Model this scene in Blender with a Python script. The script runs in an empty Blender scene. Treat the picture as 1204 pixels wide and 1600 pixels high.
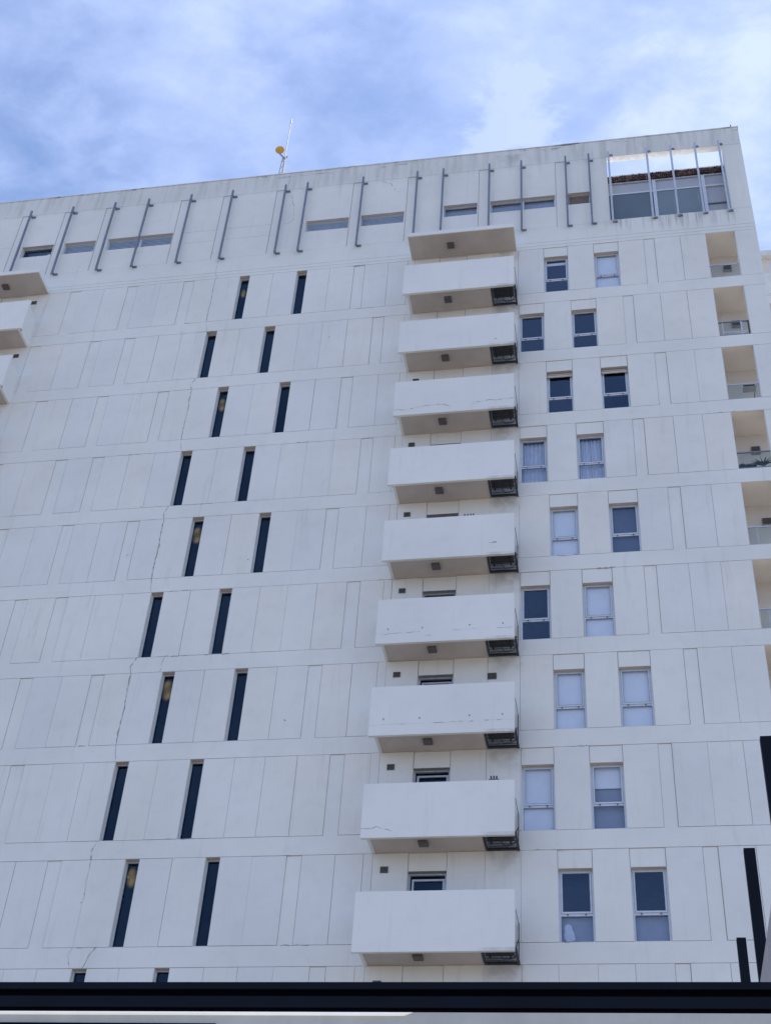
import bpy, math, random
from mathutils import Vector, Matrix
random.seed(7)
S = bpy.context.scene
R = math.radians

# ------------------------------------------------------------------ camera
cam_d = bpy.data.cameras.new("camera"); cam = bpy.data.objects.new("camera", cam_d)
S.collection.objects.link(cam); S.camera = cam
r_ = Vector((0.98478624, 0.16336049, 0.05924029)); u_ = Vector((0.06179494, -0.64785161, 0.759256))
f_ = Vector((-0.16241134, 0.74404411, 0.6480902))
cam.matrix_world = Matrix(((r_.x, u_.x, -f_.x, 0), (r_.y, u_.y, -f_.y, 0), (r_.z, u_.z, -f_.z, 0), (0, 0, 0, 1)))
cam_d.sensor_fit = 'HORIZONTAL'; cam_d.sensor_width = 36.0; cam_d.lens = 36.0 * 2166.1 / 1204.0
cam_d.clip_start = 0.05; cam_d.clip_end = 3000

# ------------------------------------------------------------------ node helpers
def new(nt, t, **kw):
    n = nt.nodes.new(t)
    for k, v in kw.items():
        if k.startswith('i_'):
            n.inputs[int(k[2:]) if k[2:].isdigit() else k[2:].replace('_', ' ')].default_value = v
        else: setattr(n, k, v)
    return n
def math_(nt, op, a, b=None, c=None, clamp=False):
    n = nt.nodes.new('ShaderNodeMath'); n.operation = op; n.use_clamp = clamp
    for i, v in enumerate((a, b, c)):
        if v is None: continue
        if isinstance(v, (int, float)): n.inputs[i].default_value = v
        else: nt.links.new(v, n.inputs[i])
    return n.outputs[0]
def mrange(nt, v, a, b, c=0.0, d=1.0, smooth=True):
    n = nt.nodes.new('ShaderNodeMapRange'); n.interpolation_type = 'SMOOTHSTEP' if smooth else 'LINEAR'
    nt.links.new(v, n.inputs[0])
    for i, x in enumerate((a, b, c, d)): n.inputs[i + 1].default_value = x
    return n.outputs[0]
def mixc(nt, fac, a, b, blend='MIX'):
    n = nt.nodes.new('ShaderNodeMix'); n.data_type = 'RGBA'; n.blend_type = blend
    if isinstance(fac, (int, float)): n.inputs[0].default_value = fac
    else: nt.links.new(fac, n.inputs[0])
    for i, v in ((6, a), (7, b)):
        if isinstance(v, tuple): n.inputs[i].default_value = (*v, 1) if len(v) == 3 else v
        else: nt.links.new(v, n.inputs[i])
    return n.outputs[2]
def noise(nt, vec, scale, detail=4, rough=0.5, dist=0.0):
    n = nt.nodes.new('ShaderNodeTexNoise'); nt.links.new(vec, n.inputs['Vector'])
    n.inputs['Scale'].default_value = scale; n.inputs['Detail'].default_value = detail
    n.inputs['Roughness'].default_value = rough; n.inputs['Distortion'].default_value = dist
    return n.outputs[0]
def mapping(nt, vec, scale=(1, 1, 1), loc=(0, 0, 0), rot=(0, 0, 0)):
    n = nt.nodes.new('ShaderNodeMapping'); nt.links.new(vec, n.inputs[0])
    n.inputs[1].default_value = loc; n.inputs[2].default_value = rot; n.inputs[3].default_value = scale
    return n.outputs[0]

# ------------------------------------------------------------------ sky, sun, exposure
SUN_EL = 60.0
sun_dir = Vector((0.86, 0.51, 0)).normalized() * math.cos(R(SUN_EL)) + Vector((0, 0, math.sin(R(SUN_EL))))
W = bpy.data.worlds.new("World"); S.world = W; W.use_nodes = True
nt = W.node_tree; nt.nodes.clear()
sky = nt.nodes.new('ShaderNodeTexSky'); sky.sky_type = 'NISHITA'; sky.sun_disc = False
sky.sun_elevation = R(SUN_EL); sky.sun_rotation = math.atan2(sun_dir.x, sun_dir.y)
sky.altitude = 50; sky.air_density = 1.0; sky.dust_density = 0.4; sky.ozone_density = 2.2
BANKS = [((0.105, 0.560, 0.822), 1.0, 7.5, 0.26), ((0.03, 0.50, 0.865), 1.5, 7.0, 0.10), ((-0.047, 0.5624, 0.8255), 0.1, 2.6, 0.28),
         ((-0.345, 0.528, 0.776), 1.0, 7.5, -0.24), ((-0.135, 0.5600, 0.8171), 0.5, 5.0, -0.10), ((0.055, 0.600, 0.798), 0.5, 3.0, -0.06), ((-0.27, 0.47, 0.84), 2.0, 7.0, 0.12)]
tc = nt.nodes.new('ShaderNodeTexCoord')
sep = nt.nodes.new('ShaderNodeSeparateXYZ'); nt.links.new(tc.outputs['Generated'], sep.inputs[0])
zz = math_(nt, 'ADD', math_(nt, 'MAXIMUM', sep.outputs[2], 0.0), 0.12)
cmb = nt.nodes.new('ShaderNodeCombineXYZ')
nt.links.new(math_(nt, 'DIVIDE', sep.outputs[0], zz), cmb.inputs[0])
nt.links.new(math_(nt, 'DIVIDE', sep.outputs[1], zz), cmb.inputs[1])
pl = cmb.outputs[0]
n1 = noise(nt, mapping(nt, pl, (7.0, 9.0, 1), (3.1, 1.7, 0), (0, 0, R(25))), 1.0, 6, 0.55, 0.15)
n2 = noise(nt, mapping(nt, pl, (17.0, 24.0, 1), (0.4, 5.2, 0), (0, 0, R(-35))), 1.0, 6, 0.62, 0.2)
n3 = noise(nt, mapping(nt, pl, (1.1, 1.3, 1), (7.3, 2.2, 0)), 1.0, 3, 0.5, 0.2)
c1 = mrange(nt, n1, 0.28, 0.72); c2 = mrange(nt, n2, 0.30, 0.74); c3 = mrange(nt, n3, 0.35, 0.65)
cl = math_(nt, 'ADD', math_(nt, 'MULTIPLY', c1, 0.42), math_(nt, 'MULTIPLY', c2, 0.28))
cl = math_(nt, 'ADD', cl, math_(nt, 'ADD', math_(nt, 'MULTIPLY', c3, 0.12), 0.22), None, True)
def toward(d, a0, a1):      # 1 inside a soft cone round direction d (angles in degrees), ragged by the noise
    dp = nt.nodes.new('ShaderNodeVectorMath'); dp.operation = 'DOT_PRODUCT'
    nt.links.new(tc.outputs['Generated'], dp.inputs[0]); dp.inputs[1].default_value = Vector(d).normalized()
    v = math_(nt, 'ADD', dp.outputs['Value'], math_(nt, 'MULTIPLY', math_(nt, 'SUBTRACT', n2, 0.5), 0.006))
    return mrange(nt, v, math.cos(R(a1)), math.cos(R(a0)))
for d, a0, a1, w in BANKS:
    cl = math_(nt, 'ADD', cl, math_(nt, 'MULTIPLY', toward(d, a0, a1), w), None, True)
cl = math_(nt, 'MULTIPLY', cl, 0.92)
blue = mixc(nt, 1.0, sky.outputs[0], (0.98, 1.12, 1.30), 'MULTIPLY')
CLOUD = (4.2, 5.1, 7.8)
bright = mixc(nt, math_(nt, 'MULTIPLY', toward((0.105, 0.560, 0.822), 0.5, 6.0), 0.40), CLOUD, (6.0, 6.8, 7.8))
col = mixc(nt, cl, blue, bright)
bg = nt.nodes.new('ShaderNodeBackground'); nt.links.new(col, bg.inputs[0]); bg.inputs[1].default_value = 0.14
out = nt.nodes.new('ShaderNodeOutputWorld'); nt.links.new(bg.outputs[0], out.inputs[0])
sl = bpy.data.lights.new("sun", 'SUN'); sl.energy = 5.0; sl.angle = R(0.53); sl.color = (1.0, 0.95, 0.88)
sun = bpy.data.objects.new("sun", sl); S.collection.objects.link(sun)
sun.rotation_euler = sun_dir.to_track_quat('Z', 'Y').to_euler(); sun.location = (20, 40, 80)
S.view_settings.view_transform = 'Standard'; S.view_settings.look = 'None'
S.view_settings.gamma = 1.0; S.view_settings.exposure = 0.17
S.render.engine = 'CYCLES'; S.cycles.max_bounces = 8; S.cycles.transparent_max_bounces = 12
S.render.resolution_x = 770; S.render.resolution_y = 1024

# ------------------------------------------------------------------ materials
M = {}
def mat(name, col, rough=0.6, metal=0.0, nscale=0.0, namt=0.0, spec=0.5, emit=None, es=1.0, bump=0.0):
    m = bpy.data.materials.new(name); m.use_nodes = True; t = m.node_tree
    b = t.nodes['Principled BSDF']
    b.inputs['Roughness'].default_value = rough; b.inputs['Metallic'].default_value = metal
    b.inputs['Specular IOR Level'].default_value = spec
    geo = t.nodes.new('ShaderNodeNewGeometry')
    ns = nscale or 6.0; na = namt or 0.08
    n = noise(t, geo.outputs['Position'], ns, 4, 0.6)
    f = mrange(t, n, 0.25, 0.75, 1 - na, 1 + na)
    c = mixc(t, 1.0, (*col, 1), (1, 1, 1, 1), 'MULTIPLY')
    mul = t.nodes.new('ShaderNodeVectorMath'); mul.operation = 'SCALE'
    mul.inputs[0].default_value = col; t.links.new(f, mul.inputs[3])
    t.links.new(mul.outputs[0], b.inputs['Base Color'])
    if bump:
        bp = t.nodes.new('ShaderNodeBump'); bp.inputs['Strength'].default_value = bump; bp.inputs['Distance'].default_value = 0.01
        t.links.new(n, bp.inputs['Height']); t.links.new(bp.outputs[0], b.inputs['Normal'])
    if emit:
        b.inputs['Emission Color'].default_value = (*emit, 1); b.inputs['Emission Strength'].default_value = es
    M[name] = m; return m

D = 31.3484           # y of the facade plane
T = 39.1928           # z of the top edge of the first regular storey
H = 2.9; PH = 2.368   # storey height, panel height
GZ = -1.6             # ground
def top(k): return T - (k - 1) * H

def wall_paint(name, base, dirt=1.0):
    m = bpy.data.materials.new(name); m.use_nodes = True; t = m.node_tree
    b = t.nodes['Principled BSDF']; b.inputs['Roughness'].default_value = 0.82
    b.inputs['Specular IOR Level'].default_value = 0.25
    geo = t.nodes.new('ShaderNodeNewGeometry'); P = geo.outputs['Position']
    sp = t.nodes.new('ShaderNodeSeparateXYZ'); t.links.new(P, sp.inputs[0])
    big = noise(t, P, 0.35, 3, 0.5)
    mid = noise(t, P, 2.2, 5, 0.6)
    streak = noise(t, mapping(t, P, (5.0, 5.0, 0.35)), 1.0, 5, 0.62)
    fine = noise(t, P, 14.0, 4, 0.7)
    c = mixc(t, mrange(t, big, 0.3, 0.7), tuple(x * 0.955 for x in base), tuple(min(x * 1.03, 1) for x in base))
    c = mixc(t, math_(t, 'MULTIPLY', mrange(t, mid, 0.45, 0.75), 0.10 * dirt), c, (0.47, 0.46, 0.43))
    c = mixc(t, math_(t, 'MULTIPLY', mrange(t, streak, 0.55, 0.80), 0.22 * dirt), c, (0.42, 0.41, 0.38))
    # weathering of the parapet band at the very top: water runs down from the roof edge
    zr = math_(t, 'SUBTRACT', sp.outputs[2], T)
    bandm = mrange(t, zr, 4.7, 5.3)
    run = mrange(t, streak, 0.40, 0.68)
    c = mixc(t, math_(t, 'MULTIPLY', math_(t, 'MULTIPLY', bandm, run), 0.36 * dirt), c, (0.36, 0.37, 0.34))
    c = mixc(t, math_(t, 'MULTIPLY', bandm, 0.22 * dirt), c, (0.50, 0.50, 0.46))
    # black algae patches along the roof edge
    edge = mrange(t, zr, 5.72, 5.98)
    pat = noise(t, mapping(t, P, (0.9, 1.0, 3.0)), 1.0, 5, 0.7)
    c = mixc(t, math_(t, 'MULTIPLY', math_(t, 'MULTIPLY', edge, mrange(t, pat, 0.56, 0.66)), 0.7 * dirt), c, (0.14, 0.14, 0.14))
    # runs under the roof terrace sill
    tx = math_(t, 'MULTIPLY', mrange(t, sp.outputs[0], 0.2, 0.7), mrange(t, sp.outputs[0], 4.6, 5.0, 1, 0))
    tz = math_(t, 'MULTIPLY', mrange(t, zr, 0.2, 0.9), mrange(t, zr, 1.2, 1.3, 1, 0))
    st2 = noise(t, mapping(t, P, (7.0, 5.0, 0.3), (3, 0, 0)), 1.0, 4, 0.6)
    c = mixc(t, math_(t, 'MULTIPLY', math_(t, 'MULTIPLY', tx, tz), math_(t, 'MULTIPLY', mrange(t, st2, 0.45, 0.65), 0.55 * dirt)), c, (0.30, 0.31, 0.30))
    # grime on the wall beside the condenser cages
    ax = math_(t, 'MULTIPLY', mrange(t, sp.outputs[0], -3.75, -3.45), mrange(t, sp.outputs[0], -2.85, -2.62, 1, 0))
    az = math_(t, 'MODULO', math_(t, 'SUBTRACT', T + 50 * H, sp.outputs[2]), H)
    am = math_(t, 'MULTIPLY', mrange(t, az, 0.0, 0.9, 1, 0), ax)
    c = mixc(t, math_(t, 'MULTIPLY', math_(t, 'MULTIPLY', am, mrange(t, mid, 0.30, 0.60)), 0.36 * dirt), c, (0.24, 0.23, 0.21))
    t.links.new(c, b.inputs['Base Color'])
    bp = t.nodes.new('ShaderNodeBump'); bp.inputs['Strength'].default_value = 0.25; bp.inputs['Distance'].default_value = 0.01
    t.links.new(fine, bp.inputs['Height']); t.links.new(bp.outputs[0], b.inputs['Normal'])
    M[name] = m; return m

wall_paint('wall_paint', (0.797, 0.795, 0.743))
wall_paint('wall_paint_cool', (0.775, 0.772, 0.732))
wall_paint('wall_paint_warm', (0.803, 0.79, 0.727), 1.2)
wall_paint('parapet_paint', (0.813, 0.81, 0.765), 0.8)
mat('sealant', (0.38, 0.37, 0.36), 0.9)
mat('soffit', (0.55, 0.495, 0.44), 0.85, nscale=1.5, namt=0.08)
mat('beige', (0.76, 0.71, 0.645), 0.85, nscale=0.8, namt=0.05)
mat('beige_bright', (0.72, 0.64, 0.55), 0.85, nscale=0.8, namt=0.04)
mat('aluminium', (0.60, 0.64, 0.70), 0.45, 0.15, nscale=9, namt=0.06)
mat('rail_steel', (0.19, 0.22, 0.27), 0.5, 0.3, nscale=9, namt=0.15)
mat('galvanised', (0.50, 0.53, 0.57), 0.4, 0.4, nscale=9, namt=0.1)
mat('black_steel', (0.05, 0.052, 0.058), 0.6, 0.3, nscale=20, namt=0.3)
mat('black_paint', (0.0055, 0.0075, 0.015), 0.5, 0.0, nscale=3, namt=0.15, spec=0.1)
mat('groove_black', (0.0015, 0.0015, 0.003), 0.8, spec=0.05)
mat('lamp_grey', (0.12, 0.11, 0.11), 0.5)
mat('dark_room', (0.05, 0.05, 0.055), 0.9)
mat('blind_white', (0.86, 0.87, 0.88), 0.8, nscale=3, namt=0.03)
mat('blind_grey', (0.30, 0.32, 0.38), 0.8, nscale=3, namt=0.06)
mat('shade_grey', (0.27, 0.28, 0.31), 0.8, nscale=1, namt=0.06)
mat('shade_light', (0.40, 0.41, 0.43), 0.8, nscale=1, namt=0.06)
mat('screen_dark', (0.10, 0.12, 0.17), 0.8, nscale=3, namt=0.08)
mat('curtain', (0.62, 0.66, 0.75), 0.9, nscale=5, namt=0.08)
mat('louvre', (0.42, 0.52, 0.66), 0.5, 0.1)
mat('vent_brown', (0.24, 0.20, 0.17), 0.7)
mat('ac_casing', (0.13, 0.13, 0.13), 0.6, nscale=8, namt=0.3)
mat('ac_grey', (0.30, 0.29, 0.27), 0.6, nscale=8, namt=0.15)
mat('ac_dark', (0.05, 0.05, 0.055), 0.7)
mat('tile_dark', (0.035, 0.025, 0.025), 0.9)
mat('tile_pale', (0.17, 0.10, 0.08), 0.9, nscale=6, namt=0.3)
mat('tile_red', (0.085, 0.045, 0.038), 0.85, nscale=5, namt=0.5)
mat('grey_wall', (0.42, 0.45, 0.50), 0.7, nscale=1.0, namt=0.06)
mat('roof_felt', (0.75, 0.74, 0.72), 0.9)
mat('crack', (0.36, 0.35, 0.33), 0.95)
mat('mast_orange', (0.62, 0.35, 0.06), 0.5)
mat('mast_steel', (0.30, 0.30, 0.32), 0.6, 0.1)
mat('leaf_dark', (0.035, 0.06, 0.05), 0.7, nscale=20, namt=0.4)
mat('terracotta', (0.30, 0.13, 0.08), 0.8)
mat('glowing_trim', (0.85, 0.86, 0.86), 0.4, emit=(1.0, 0.99, 0.95), es=0.36)  # emission put in for a bright edge on the trim
mat('soffit_trim', (0.54, 0.53, 0.47), 0.5, 0.0)
mat('render_grey', (0.36, 0.34, 0.34), 0.85, nscale=1.2, namt=0.1, bump=0.3)
mat('paving', (0.22, 0.195, 0.17), 0.9, nscale=0.4, namt=0.12)
mat('white_roof', (0.92, 0.91, 0.89), 0.8)
mat('lamp_glow', (0.3, 0.22, 0.1), 0.6)

def glow_mat():    # frosted globe of a stairwell lamp: bright in the middle, soft towards the rim
    m = M['lamp_glow']; t = m.node_tree; b = t.nodes['Principled BSDF']
    lw = t.nodes.new('ShaderNodeLayerWeight'); lw.inputs[0].default_value = 0.5
    f = mrange(t, lw.outputs['Facing'], 1.0, 0.0, 0.0, 1.0, False)
    f = math_(t, 'POWER', f, 6.0)
    b.inputs['Emission Color'].default_value = (1.0, 0.68, 0.16, 1)
    t.links.new(math_(t, 'MULTIPLY', f, 0.26), b.inputs['Emission Strength'])
    [t.links.remove(l) for l in list(t.links) if l.to_socket == b.inputs['Base Color']]; b.inputs['Base Color'].default_value = (0.02, 0.016, 0.006, 1)
    tr = t.nodes.new('ShaderNodeBsdfTransparent'); mx = t.nodes.new('ShaderNodeMixShader')
    o = [n for n in t.nodes if n.type == 'OUTPUT_MATERIAL'][0]
    t.links.new(f, mx.inputs[0]); t.links.new(tr.outputs[0], mx.inputs[1]); t.links.new(b.outputs[0], mx.inputs[2])
    t.links.new(mx.outputs[0], o.inputs[0])
glow_mat()

def glass(name, tint, refl=(0.75, 0.88, 1.0), trans=0.8, rough=0.02, boost=1.0):
    m = bpy.data.materials.new(name); m.use_nodes = True; t = m.node_tree; t.nodes.clear()
    o = t.nodes.new('ShaderNodeOutputMaterial')
    fr = t.nodes.new('ShaderNodeFresnel'); fr.inputs[0].default_value = 1.6
    
    geo = t.nodes.new('ShaderNodeNewGeometry')
    n = noise(t, geo.outputs['Position'], 1.3, 3, 0.5)
    g = t.nodes.new('ShaderNodeBsdfGlossy'); g.inputs['Roughness'].default_value = rough; g.inputs['Color'].default_value = (*refl, 1)
    bp = t.nodes.new('ShaderNodeBump'); bp.inputs['Strength'].default_value = 0.12; bp.inputs['Distance'].default_value = 0.02
    t.links.new(n, bp.inputs['Height']); t.links.new(bp.outputs[0], g.inputs['Normal'])
    tr = t.nodes.new('ShaderNodeBsdfTransparent'); tr.inputs[0].default_value = (*[x * trans for x in tint], 1)
    mx = t.nodes.new('ShaderNodeMixShader')
    t.links.new(math_(t, 'MULTIPLY', math_(t, 'MULTIPLY', fr.outputs[0], boost, None, True), math_(t, 'SUBTRACT', 1.0, geo.outputs['Backfacing'])), mx.inputs[0])
    t.links.new(tr.outputs[0], mx.inputs[1]); t.links.new(g.outputs[0], mx.inputs[2])
    t.links.new(mx.outputs[0], o.inputs[0]); M[name] = m
glass('glass', (0.97, 0.985, 1.0), trans=0.97, refl=(0.50, 0.70, 1.0), boost=1.75)
glass('glass_slit', (0.85, 0.9, 1.0), refl=(0.34, 0.56, 0.85), trans=0.85, boost=1.0)
glass('glass_clear', (0.9, 0.95, 0.97), trans=0.93, boost=0.5)

# ------------------------------------------------------------------ mesh helpers
WORLD = {}
class MB:
    def __init__(s): s.v = []; s.f = []; s.m = []; s.mats = []
    def mi(s, name):
        if name not in s.mats: s.mats.append(name)
        return s.mats.index(name)
    def box(s, x0, x1, y0, y1, z0, z1, mt):
        b = len(s.v); s.v += [(x, y, z) for z in (z0, z1) for y in (y0, y1) for x in (x0, x1)]
        for f in ((0, 2, 3, 1), (4, 5, 7, 6), (0, 1, 5, 4), (2, 6, 7, 3), (0, 4, 6, 2), (1, 3, 7, 5)):
            s.f.append([b + i for i in f]); s.m.append(s.mi(mt))
        return s
    def quad(s, pts, mt):
        b = len(s.v); s.v += [tuple(p) for p in pts]; s.f.append(list(range(b, b + len(pts)))); s.m.append(s.mi(mt)); return s
    def bar(s, p, q, w, mt, w2=None, n=4):
        p = Vector(p); q = Vector(q); d = (q - p).normalized()
        a = d.cross(Vector((0, 0, 1))); a = Vector((1, 0, 0)) if a.length < 1e-3 else a.normalized()
        c = d.cross(a); w2 = w if w2 is None else w2; b = len(s.v)
        off = math.pi / 4 if n == 4 else 0; k = 1.414 / 2 if n == 4 else .5
        for P, ww in ((p, w), (q, w2)):
            for i in range(n):
                t = off + 2 * math.pi * i / n
                s.v.append(tuple(P + (a * math.cos(t) + c * math.sin(t)) * ww * k))
        for i in range(n): s.f.append([b + i, b + (i + 1) % n, b + n + (i + 1) % n, b + n + i]); s.m.append(s.mi(mt))
        s.f.append([b + i for i in range(n)][::-1]); s.m.append(s.mi(mt))
        s.f.append([b + n + i for i in range(n)]); s.m.append(s.mi(mt)); return s
    def ball(s, c, rad, mt, n=16, m=10):
        b = len(s.v); c = Vector(c)
        for j in range(m + 1):
            ph = math.pi * j / m
            for i in range(n):
                th = 2 * math.pi * i / n
                s.v.append(tuple(c + Vector((math.sin(ph) * math.cos(th) * rad[0], math.sin(ph) * math.sin(th) * rad[1], math.cos(ph) * rad[2]))))
        for j in range(m):
            for i in range(n):
                s.f.append([b + j * n + i, b + (j + 1) * n + i, b + (j + 1) * n + (i + 1) % n, b + j * n + (i + 1) % n]); s.m.append(s.mi(mt))
        return s
    def build(s, name, parent=None, bevel=0.0, label=None, kind=None):
        xs = [min(v[i] for v in s.v) for i in range(3)]; xe = [max(v[i] for v in s.v) for i in range(3)]
        org = Vector(((xs[0] + xe[0]) / 2, (xs[1] + xe[1]) / 2, xs[2]))
        me = bpy.data.meshes.new(name)
        me.from_pydata([tuple(Vector(v) - org) for v in s.v], [], s.f)
        for n in s.mats: me.materials.append(M[n])
        for p, i in zip(me.polygons, s.m): p.material_index = i; p.use_smooth = (name == 'stairwell_lamp')
        me.update()
        o = bpy.data.objects.new(name, me); S.collection.objects.link(o)
        WORLD[o.name] = org
        if parent: o.parent = parent; o.location = org - WORLD[parent.name]
        else: o.location = org
        if bevel:
            b = o.modifiers.new('bevel', 'BEVEL'); b.width = bevel; b.segments = 2; b.limit_method = 'ANGLE'
        if label: o['label'] = label
        if kind: o['kind'] = kind
        return o
def thing(name, label, cat, loc, group=None):
    o = bpy.data.objects.new(name, None); S.collection.objects.link(o); o.location = loc
    o.empty_display_size = 0.5; WORLD[o.name] = Vector(loc)
    o['label'] = label; o['category'] = cat
    if group: o['group'] = group
    return o
def tag(o, label, cat, group=None):
    o['label'] = label; o['category'] = cat
    if group: o['group'] = group
    return o

# ------------------------------------------------------------------ ground
g = MB(); g.quad([(-1500, -1500, GZ), (1500, -1500, GZ), (1500, 1500, GZ), (-1500, 1500, GZ)], 'paving')
g.build('ground', kind='structure')

# ------------------------------------------------------------------ the tower
tower = thing('apartment_tower', 'tall white concrete apartment tower with staggered slit windows, stacked balconies and a framed roof terrace', 'apartment tower', (-12.0, D, GZ))
XL, XR = -34.0, 5.42
DEPTH = 14.0
TH = 0.25
wall = MB()
def panel(x0, x1, z0, z1, y=D, gz=0.007, dy=0.03):
    a, b = (random.uniform(0.002, 0.007) * random.choice((.6, 1, 1.3)) for _ in 'ab')
    wall.box(x0 + a, x1 - b, y, D + dy, z0 + gz * random.uniform(.6, 1.5), z1 - gz * random.uniform(.6, 1.5), random.choice(('wall_paint', 'wall_paint', 'wall_paint_cool', 'wall_paint_warm')))
def back(x0, x1, z0, z1): wall.box(x0, x1, D + 0.03, D + TH, z0, z1, 'sealant')
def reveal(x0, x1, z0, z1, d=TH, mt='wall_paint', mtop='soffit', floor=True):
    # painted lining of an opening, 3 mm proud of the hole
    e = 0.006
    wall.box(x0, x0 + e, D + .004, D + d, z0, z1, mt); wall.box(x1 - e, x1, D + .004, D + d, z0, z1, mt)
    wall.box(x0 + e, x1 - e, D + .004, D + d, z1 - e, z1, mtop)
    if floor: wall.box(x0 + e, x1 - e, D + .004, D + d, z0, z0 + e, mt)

SA = [(-12.972, -12.585), (-10.823, -10.435)]; SB = [(-13.81, -13.414), (-11.69, -11.295)]
WA = [(-1.889, -1.045), (-0.154, 0.71)]; WB = [(-2.765, -1.915), (-1.016, -0.165)]
WT = 0.50
def storey_cells(odd, k):
    """(x0, x1, type) along the storey: p panel, b shallow blind recess, s slit window, w window, d door, l loggia"""
    if odd:
        c = [(-19.49, -19.08, 'b'), (-19.08, -18.17, 'p'), (-18.17, -17.26, 'p'), (-17.26, -16.86, 'b'), (-16.86, -15.97, 'p'), (-15.97, -15.09, 'p'),
             (-15.09, -14.70, 'b'), (-14.70, -13.90, 'p'), (-13.90, -12.972, 'p'), (*SA[0], 's'), (-12.585, -11.71, 'p'), (-11.71, -10.823, 'p'), (*SA[1], 's'),
             (-10.435, -9.59, 'p'), (-9.59, -8.70, 'p'), (-8.70, -8.30, 'b'), (-8.30, -7.445, 'p'), (-7.445, -6.72, 'p'), (-6.72, -6.48, 'p')]
        left = [(-20.36, -19.49, 'p')]
    else:
        c = [(-20.0, -19.14, 'p'), (-19.14, -18.13, 'p'), (-18.13, -17.72, 'b'), (-17.72, -16.83, 'p'), (-16.83, -16.43, 'b'), (-16.43, -15.57, 'p'), (-15.57, -14.70, 'p'),
             (-14.70, -13.81, 'p'), (*SB[0], 's'), (-13.414, -12.58, 'p'), (-12.58, -11.69, 'p'), (*SB[1], 's'), (-11.295, -10.435, 'p'), (-10.435, -9.59, 'p'),
             (-9.59, -8.71, 'p'), (-8.71, -7.825, 'p'), (-7.825, -7.425, 'b'), (-7.425, -6.72, 'p'), (-6.72, -6.48, 'p')]
        left = [(-20.42, -20.0, 'b')]
    x = left[0][0]; pre = []
    bay = [(-24.0, -23.12, 'p'), (-23.12, -22.25, 'p'), (-22.25, -21.27, 'd'), (-21.27, x, 'p')]
    while bay[0][0] > XL + 1: a = bay[0][0]; bay.insert(0, (max(a - 0.87, XL), a, 'p'))
    bay[0] = (XL, bay[0][1], 'p')
    mid = [(-6.48, -5.58, 'p'), (-5.58, -4.60, 'd'), (-4.60, -3.66, 'p'), (-3.66, -2.78, 'p')]
    if odd:
        right = [(-2.78, -1.889, 'p'), (*WA[0], 'w'), (-1.045, -0.154, 'p'), (*WA[1], 'w'), (0.71, 1.59, 'p'), (1.59, 1.955, 'b'), (1.955, 2.84, 'p'), (2.84, 3.70, 'p')]
    else:
        right = [(-2.78, -2.765, 'p0'), (*WB[0], 'w'), (-1.915, -1.016, 'p'), (*WB[1], 'w'), (-0.165, 0.725, 'p'), (0.725, 1.075, 'b'), (1.075, 1.96, 'p'), (1.96, 2.84, 'p'), (2.84, 3.70, 'p')]
    right += [(3.70, 4.69, 'l'), (4.69, XR, 'p')]
    return bay + left + c + mid + right

slits, wins, doors, logs = [], [], [], []
NF = 14
for k in range(1, NF + 1):
    zt = top(k); zb = zt - PH; nxt = top(k + 1) if k < NF else GZ
    ab = (k == 10)
    for x0, x1, t in storey_cells(k % 2 == 1, k):
        if k >= 10 and t == 'w': t = 'p'
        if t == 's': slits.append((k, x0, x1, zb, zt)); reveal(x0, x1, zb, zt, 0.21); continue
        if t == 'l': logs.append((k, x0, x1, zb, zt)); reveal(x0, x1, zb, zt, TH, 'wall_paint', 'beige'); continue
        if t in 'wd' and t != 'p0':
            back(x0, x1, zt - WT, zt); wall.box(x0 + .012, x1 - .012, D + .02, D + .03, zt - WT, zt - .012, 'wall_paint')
            reveal(x0, x1, zb, zt - WT, 0.20, mtop='soffit' if t == 'w' else 'ac_grey')  # door heads lined darker: shade under the slab put into the colour
            (wins if t == 'w' else doors).append((k, x0, x1, zb, zt - WT)); continue
        back(x0, x1, zb, zt)
        if t == 'p': panel(x0, x1, zb, zt)
        elif t == 'b': wall.box(x0 + .005, x1 - .012, D + .022, D + .03, zb, zt - .014, 'wall_paint')
        elif t == 'p0': wall.box(x0, x1 - .002, D, D + .03, zb + .01, zt - .01, 'wall_paint')
    # slab band
    back(XL, XR, nxt, zb)
    xs = [XL, -27.4, -20.42, -13.9, -6.48, -2.78, XR]
    for a, b in zip(xs[:-1], xs[1:]):
        wall.box(a + .001, b - .001, D, D + .03, nxt + .006, zb - .006, 'wall_paint')
# ---- attic storey
def az(z): return T + z
BL = [(-22.62, -22.22), (-20.83, -20.43), (-19.10, -18.68), (-16.00, -15.57), (-14.28, -13.88), (-12.14, -11.75), (-9.10, -8.70), (-6.97, -6.58), (-4.25, -3.85), (-1.39, -0.99)]
AW = [(-22.15, -20.85, 2.36, 3.01, 'dark'), (-20.41, -19.12, 2.34, 3.00, 'louvre'), (-18.63, -15.99 - .02, 2.32, 3.00, 'louvre2'),
      (-10.77, -9.12, 2.27, 2.90, 'louvre'), (-8.67, -7.02, 2.28, 2.93, 'louvre'), (-5.54, -4.28, 2.34, 3.02, 'grey'),
      (-3.81, -1.42, 2.32, 3.02, 'pair'), (-0.97, -0.16, 2.35, 3.03, 'brown')]
OX0, OX1, OZ0, OZ1 = 0.51, 4.74, 1.24, 5.03
AT = 5.02
# bands
def solid(x0, x1, z0, z1, g=0.006):
    back(x0, x1, z0, z1); wall.box(x0 + g, x1 - g, D, D + .03, z0 + .006, z1 - .006, 'wall_paint')
solid(XL, XR, az(0.0), az(0.16), 0)
solid(XL, XR, az(0.16), az(0.34), 0)
for a, b in ((XL, -16.0), (-16.0, -12.14), (-12.14, -5.0), (-5.0, OX0), (OX0, XR)): solid(a, b, az(AT) if b != XR else az(OZ1), az(6.065), 0.002)
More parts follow.
